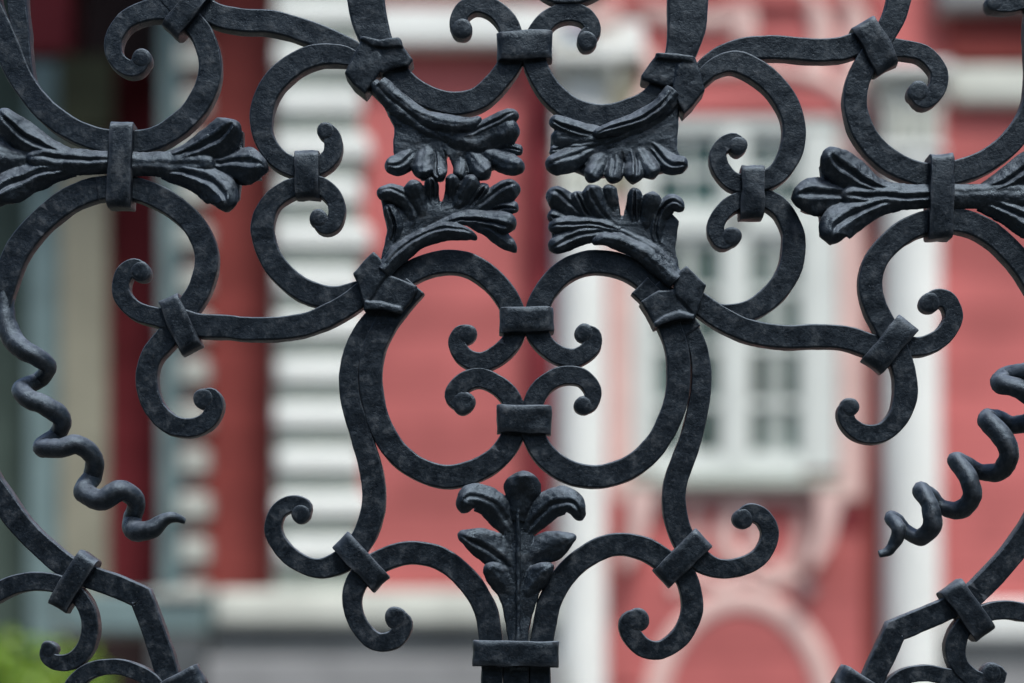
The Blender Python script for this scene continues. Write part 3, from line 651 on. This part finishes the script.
# plinth: pale base moulding over grey stone
Part().box(214, 590, 556, 626, YB-0.22, YB+0.4).out('base_moulding', M['greywhite'], bevel=0.05)
Part().box(60, 592, 208, 634, YB+0.0, YB+0.4).out('base_moulding', M['blue'], bevel=0.04)
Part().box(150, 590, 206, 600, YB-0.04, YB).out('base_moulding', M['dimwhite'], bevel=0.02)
Part().box(212, 626, 560, 656, YB-0.14, YB+0.4).out('plinth', M['darkstone'])
Part().box(205, 658, 560, GY, YB-0.34, YB+0.4).out('plinth', M['stone'], bevel=0.02)
Part().box(150, 636, 203, GY, YB-0.28, YB+0.4).out('plinth', M['darkstone'])
Part().box(50, 636, 148, GY, YB-0.05, YB+0.4).out('plinth', M['black'])
Part().box(948, 602, 1250, 640, YB-0.2, YB-0.05).out('base_moulding', M['white'], bevel=0.04)
Part().box(950, 642, 1250, GY, YB-0.25, YB-0.05).out('plinth', M['darkstone'])
Part().box(952, 668, 1250, GY, YB-0.32, YB-0.25).out('plinth_step', M['stone'])
# band above the boarded field, cornice to the right
Part().box(374, 6, 566, 44, YB-0.2, YB).out('string_course', M['white'], bevel=0.04)
Part().box(372, -60, 560, -14, YB-0.16, YB).out('string_course', M['palepink'], bevel=0.04)
Part().box(952, 64, 1250, 104, YB-0.16, YB-0.05).out('string_course', M['greywhite'], bevel=0.05)
Part().box(952, 10, 1250, 60, YB-0.16, YB-0.05).out('frieze', M['dimred'])
Part().box(940, -90, 1250, 8, YB-0.28, YB-0.05).out('cornice', M['stone'], bevel=0.04)

# pilasters: shaft, capital with volutes
def pilaster(x0, x1, top, cap_top):
    c = Part(); a_, b_ = W(x0, top, YB-0.15), W(x1, GY-40, YB-0.15); rx = (b_[0]-a_[0])/2; mx_ = (a_[0]+b_[0])/2; n_ = 32
    for k in range(n_):
        q = 2*math.pi*k/n_
        for zz in (b_[2], a_[2]): c.v.append((mx_+rx*math.cos(q), YB-0.12+0.2*math.sin(q), zz))
    for k in range(n_): c.f.append((2*k, 2*k+1, (2*k+3) % (2*n_), (2*k+2) % (2*n_)))
    c.f.append(tuple(2*k for k in range(n_))); c.f.append(tuple(2*k+1 for k in range(n_)))
    sh = c.out('column', M['white'], smooth=True); mo = sh.modifiers.new('edge', 'EDGE_SPLIT'); mo.split_angle = math.radians(40)
    w = x1-x0; cx = (x0+x1)/2
    c = Part().box(x0-4, top-8, x1+4, top+4, YB-0.34, YB-0.05)
    c.box(x0-w*0.22, cap_top, x1+w*0.22, cap_top+13, YB-0.42, YB-0.05)
    c.box(x0-1, cap_top+13, x1+1, top-8, YB-0.27, YB-0.05)
    o = c.out('capital', M['white'], parent=sh, bevel=0.025)
    v = Part()
    for sx in (-1, 1):
        px = cx+sx*w*0.40; py = cap_top+26
        v.tube([(px-sx*14, py-8), (px, py-13), (px+sx*12, py-4), (px+sx*9, py+9), (px-sx*2, py+10), (px-sx*5, py+1), (px+sx*2, py-2)], 4.5, YB-0.30, 1.2)
    for k in range(5):
        bx = x0+w*(k+0.5)/5
        v.tube([(bx, top-10), (bx, top-30), (bx+(k-2)*2.0, top-46), (bx+(k-2)*3.0, top-52)], 5, YB-0.28, 1.2)
    v.out('capital_leaves', M['greywhite'], parent=sh, smooth=True)
    b = Part().box(x0-7, GY-60, x1+7, GY, YB-0.38, YB-0.05); b.out('column_base', M['stone'], parent=sh)
pilaster(557, 607, 205, 48)
pilaster(883, 941, 150, 60)
Part().box(866, 126, 880, GY, YB-0.075, YB-0.05).out('wall_panel', M['dimred'])
Part().box(548, 40, 640, 190, YB-0.12, YB-0.05).out('capital_panel', M['cream'])
# entablature ornament across the top of the bay
p = Part()
p.tube([(620, -30), (650, 10), (700, 22), (742, 12), (760, -20)], 9, YB-0.06)
p.tube([(770, -30), (812, 0), (822, 38), (815, 78), (835, 108)], 12, YB-0.06)
p.tube([(610, 40), (640, 52), (655, 80), (640, 104), (620, 96)], 9, YB-0.06)
p.tube([(744, -30), (742, 0), (746, 26), (742, 44)], 11, YB-0.06)
p.tube([(838, -20), (856, 20), (850, 62), (862, 110)], 12, YB-0.06)
p.tube([(560, 10), (590, 22), (620, 14)], 11, YB-0.3)
p.out('stucco_ornament', M['palepink'], smooth=True)
Part().box(602, -120, 880, 4, YB-0.1, YB-0.05).out('frieze', M['redflat'])
Part().box(590, 20, 644, 58, YB-0.2, YB-0.05).out('string_course', M['white'], bevel=0.03)

# window
FY = YB-0.1
win = Part()
for x0, y0, x1, y1 in ((634, 124, 652, 470), (803, 124, 838, 470), (634, 112, 838, 130), (652, 214, 803, 234), (652, 460, 803, 476), (723, 130, 747, 460)):
    win.box(x0, y0, x1, y1, FY-0.03, YB+0.05)
wf = win.out('window', M['wood'], bevel=0.012)
for (x0, x1) in ((652, 723), (747, 803)):
    sa = Part()
    for y0, y1 in ((234, 460), (130, 214)):
        sa.box(x0, y0, x0+4, y1, FY, YB+0.05).box(x1-4, y0, x1, y1, FY, YB+0.05)
        sa.box(x0+4, y0, x1-4, y0+9, FY, YB+0.05).box(x0+4, y1-9, x1-4, y1, FY, YB+0.05)
        xm = (x0+x1)/2; sa.box(xm-2, y0+9, xm+2, y1-9, FY+0.005, YB+0.03)
        nr = 4 if y1 > 300 else 2
        for k in range(1, nr):
            yy = y0+(y1-y0)*k/nr; sa.box(x0+4, yy-3.5, xm-2, yy+3.5, FY+0.008, YB+0.03).box(xm+2, yy-3.5, x1-4, yy+3.5, FY+0.008, YB+0.03)
    sa.out('sash', M['wood'], parent=wf)
    Part().box(xm-9, 238, xm+11, 456, FY+0.022, FY+0.032).out('curtain', M['curtain'], parent=wf)
    pn = Part().box(x0+5, 134, x1-5, 462, FY+0.035, FY+0.045); pn.out('pane', M['glass'], parent=wf)
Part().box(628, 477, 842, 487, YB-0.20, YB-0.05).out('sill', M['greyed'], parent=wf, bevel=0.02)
# casing: pale pink surround, arch above
for xa in (840, 611):
    Part().box(xa, 118, xa+23, 500, YB-0.09, YB-0.05).out('casing', M['palepink'], parent=wf, bevel=0.015)
arc = [(640, 118), (655, 100), (690, 86), (745, 80), (800, 86), (835, 100), (850, 118)]
Part().prism(arc, YB-0.13, YB-0.05).out('window_hood', M['redflat'], parent=wf)
Part().box(634, 489, 838, 502, YB-0.11, YB-0.05).out('apron', M['palepink'], parent=wf)
hd = Part(); hd.tube([(632, 118), (652, 92), (692, 76), (745, 70), (798, 76), (838, 92), (858, 118)], 8, YB-0.1, 0.9); hd.out('hood_moulding', M['palepink'], parent=wf, smooth=True)
for bx in (628, 816):
    Part().prism([(bx, 490), (bx+28, 490), (bx+24, 512), (bx+14, 548), (bx-2, 572), (bx-8, 560), (bx+2, 530), (bx+2, 510)], YB-0.28, YB-0.05).out('bracket', M['palepink'], parent=wf, bevel=0.01)
for bx in (600, 836):
    Part().box(bx, 508, bx+26, 532, YB-0.058, YB-0.05).out('bracket_shadow', M['shadered'], parent=wf)  # slab painted dark for the shadow beside each bracket
# stucco under the window
p = Part()
p.tube([(745, 500), (728, 520), (724, 545), (740, 562), (756, 548), (754, 525), (745, 505)], 9, YB-0.05)
p.tube([(690, 500), (696, 525), (688, 555), (672, 575)], 6, YB-0.05)
p.tube([(800, 510), (802, 535), (792, 562), (776, 575), (764, 566)], 7, YB-0.05)
p.tube([(672, 592), (700, 578), (722, 584), (745, 576), (768, 584), (792, 578), (812, 594)], 7, YB-0.05)
p.out('stucco_ornament', M['palepink'], smooth=True)
ring = Part(); cx, cy = 741, 715
ring.tube([(cx+87*math.cos(a), cy-114*math.sin(a)) for a in [math.pi*2*i/28 for i in range(29)]], 11.5, YB-0.05, 0.3)
ring.out('oval_moulding', M['palepink'], smooth=True)

# roof over everything built, and a cornice carried beyond the frame
r = Part(); x0, x1 = W(-330, 0, YB)[0], W(1250, 0, YB)[0]
r.wbox(x0-0.3, x1+0.3, YB-0.7, YB+6, ZT, ZT+0.3); r.out('eaves', M['white'])
n = Part(); n.v += [(x0-0.5, YB-0.9, ZT+0.3), (x1+0.5, YB-0.9, ZT+0.3), (x1+0.5, YB+6.2, ZT+0.3), (x0-0.5, YB+6.2, ZT+0.3), (x0+1.5, YB+2.6, ZT+2.4), (x1-1.5, YB+2.6, ZT+2.4)]
n.f += [(0, 1, 5, 4), (2, 3, 4, 5), (0, 4, 3), (1, 2, 5), (0, 3, 2, 1)]; n.out('roof', M['darkstone'])

# ------------------------------------------------------------------ shrubs, ground
def shrub(px, py_top, Y, rad, label, seed):
    rnd = random.Random(seed)
    X, _, Z = W(px, py_top, Y); root = tag(empty('garden_shrub', (X, Y, 0)), label, 'shrub')
    vs, fs = [], []
    cl = [(rnd.uniform(-.55, .55)*rad, rnd.uniform(-.4, .4)*rad, rnd.uniform(0.35, Z-0.35), rnd.uniform(.3, .5)*rad) for _ in range(20)]
    cl.append((0, 0, Z-0.4, rad*.45))
    for c in cl:
        for _ in range(330):
            d = Vector((rnd.gauss(0, 1), rnd.gauss(0, 1), rnd.gauss(0, 1))).normalized()*c[3]*rnd.uniform(.55, 1.08)
            p = Vector(c[:3])+d; a = Vector((rnd.gauss(0, 1), rnd.gauss(0, 1), rnd.gauss(0, 1))).normalized()
            b = a.cross(d).normalized() if a.cross(d).length > 1e-4 else Vector((1, 0, 0)); s_ = rnd.uniform(.03, .055); n = len(vs)
            vs += [tuple(p-a*s_), tuple(p+b*s_*.5), tuple(p+a*s_), tuple(p-b*s_*.5)]; fs.append((n, n+1, n+2, n+3))
    link_mesh('foliage', vs, fs, M['leaf'], root, smooth=False)
    vs, fs = [], []
    for k in range(6):
        a = k*1.05; n = len(vs)
        for h, r, o in ((-0.02, .03, .05), (Z*.5, .02, .22*rad), (Z*.85, .008, .42*rad)):
            for j in range(6):
                q = j*math.pi/3; vs.append((o*math.cos(a)+r*math.cos(q), o*math.sin(a)+r*math.sin(q), h))
        for i in range(2):
            for j in range(6): fs.append((n+i*6+j, n+i*6+(j+1) % 6, n+i*6+6+(j+1) % 6, n+i*6+6+j))
    link_mesh('stem', vs, fs, M['bark'], root)
shrub(14, 606, 9.0, 0.62, 'bright yellow green leafy shrub at the foot of the house', 3)

g = Part(); g.v += [(-400, -400, 0), (400, -400, 0), (400, 400, 0), (-400, 400, 0)]; g.f.append((0, 1, 2, 3))
tag(g.out('ground', M['ground'], parent=None), kind='structure')
bpy.data.objects['ground']['label'] = 'dark gravel ground running from the fence to the house'

# unseen belt of trees added behind the viewer to darken reflections and low sky light
rnd = random.Random(11); vs, fs = [], []
for k in range(46):
    cx = -46+2*k+rnd.uniform(-1, 1); cz = 0; hh = rnd.uniform(9, 14); ry = rnd.uniform(-26, -20); rr = rnd.uniform(2.6, 3.8)
    b = len(vs); nu, nv = 14, 12
    for i in range(nv+1):
        for j in range(nu):
            th = math.pi*i/nv; ph = 2*math.pi*j/nu
            p = Vector((cx+rr*math.sin(th)*math.cos(ph), ry+rr*math.sin(th)*math.sin(ph), hh/2+hh/2*math.cos(th)))
            nz = noise.noise_vector(p*0.6)*1.1+noise.noise_vector(p*1.7)*0.6; vs.append(tuple(p+nz))
    for i in range(nv):
        for j in range(nu): fs.append((b+i*nu+j, b+i*nu+(j+1) % nu, b+(i+1)*nu+(j+1) % nu, b+(i+1)*nu+j))
wm = plaster('blocker_green', (0.045, 0.075, 0.025), var=0.5, scale=1.0)
o = link_mesh('tree_blocker', vs, fs, wm, None, smooth=False)
tag(o, 'added unseen belt of dark trees behind the viewer that darkens reflections', 'tree_blocker', kind='stuff')

# ------------------------------------------------------------------ light
SUN_EL, SUN_AZ = 62, 155    # degrees; azimuth clockwise from +Y
w = bpy.data.worlds.new('World'); bpy.context.scene.world = w; w.use_nodes = True
nt = w.node_tree; bg = nt.nodes['Background']
sky = nt.nodes.new('ShaderNodeTexSky'); sky.sky_type = 'NISHITA'; sky.sun_disc = False
sky.sun_elevation = math.radians(SUN_EL); sky.sun_rotation = math.radians(SUN_AZ)
sky.air_density = 1.2; sky.dust_density = 3.0; sky.ozone_density = 1.0
nt.links.new(sky.outputs[0], bg.inputs[0]); bg.inputs[1].default_value = 0.15
ld = bpy.data.lights.new('sun', 'SUN'); ld.energy = 3.8; ld.angle = math.radians(12); ld.color = (1, 0.975, 0.94)
lo = bpy.data.objects.new('sun', ld); C.objects.link(lo)
az, el = math.radians(SUN_AZ), math.radians(SUN_EL)
d = Vector((math.sin(az)*math.cos(el), math.cos(az)*math.cos(el), math.sin(el)))
lo.rotation_euler = d.to_track_quat('Z', 'Y').to_euler(); lo.location = (0, -5, 12)

# ------------------------------------------------------------------ camera
cd = bpy.data.cameras.new('camera'); co = bpy.data.objects.new('camera', cd); C.objects.link(co)
co.location = (0, -CAMD, EYE); co.rotation_euler = (math.radians(90), 0, 0)
cd.sensor_width = 36; cd.lens = 36*CAMD/(1024*S); cd.shift_y = (HORY-341.5)/1024
cd.clip_end = 2000; cd.clip_start = 0.05
cd.dof.use_dof = True; cd.dof.focus_distance = CAMD+0.002; cd.dof.aperture_fstop = 2.5; cd.dof.aperture_blades = 9
sc = bpy.context.scene; sc.camera = co
sc.view_settings.view_transform = 'Standard'; sc.view_settings.look = 'None'; sc.view_settings.exposure = 0
sc.cycles.use_denoising = True
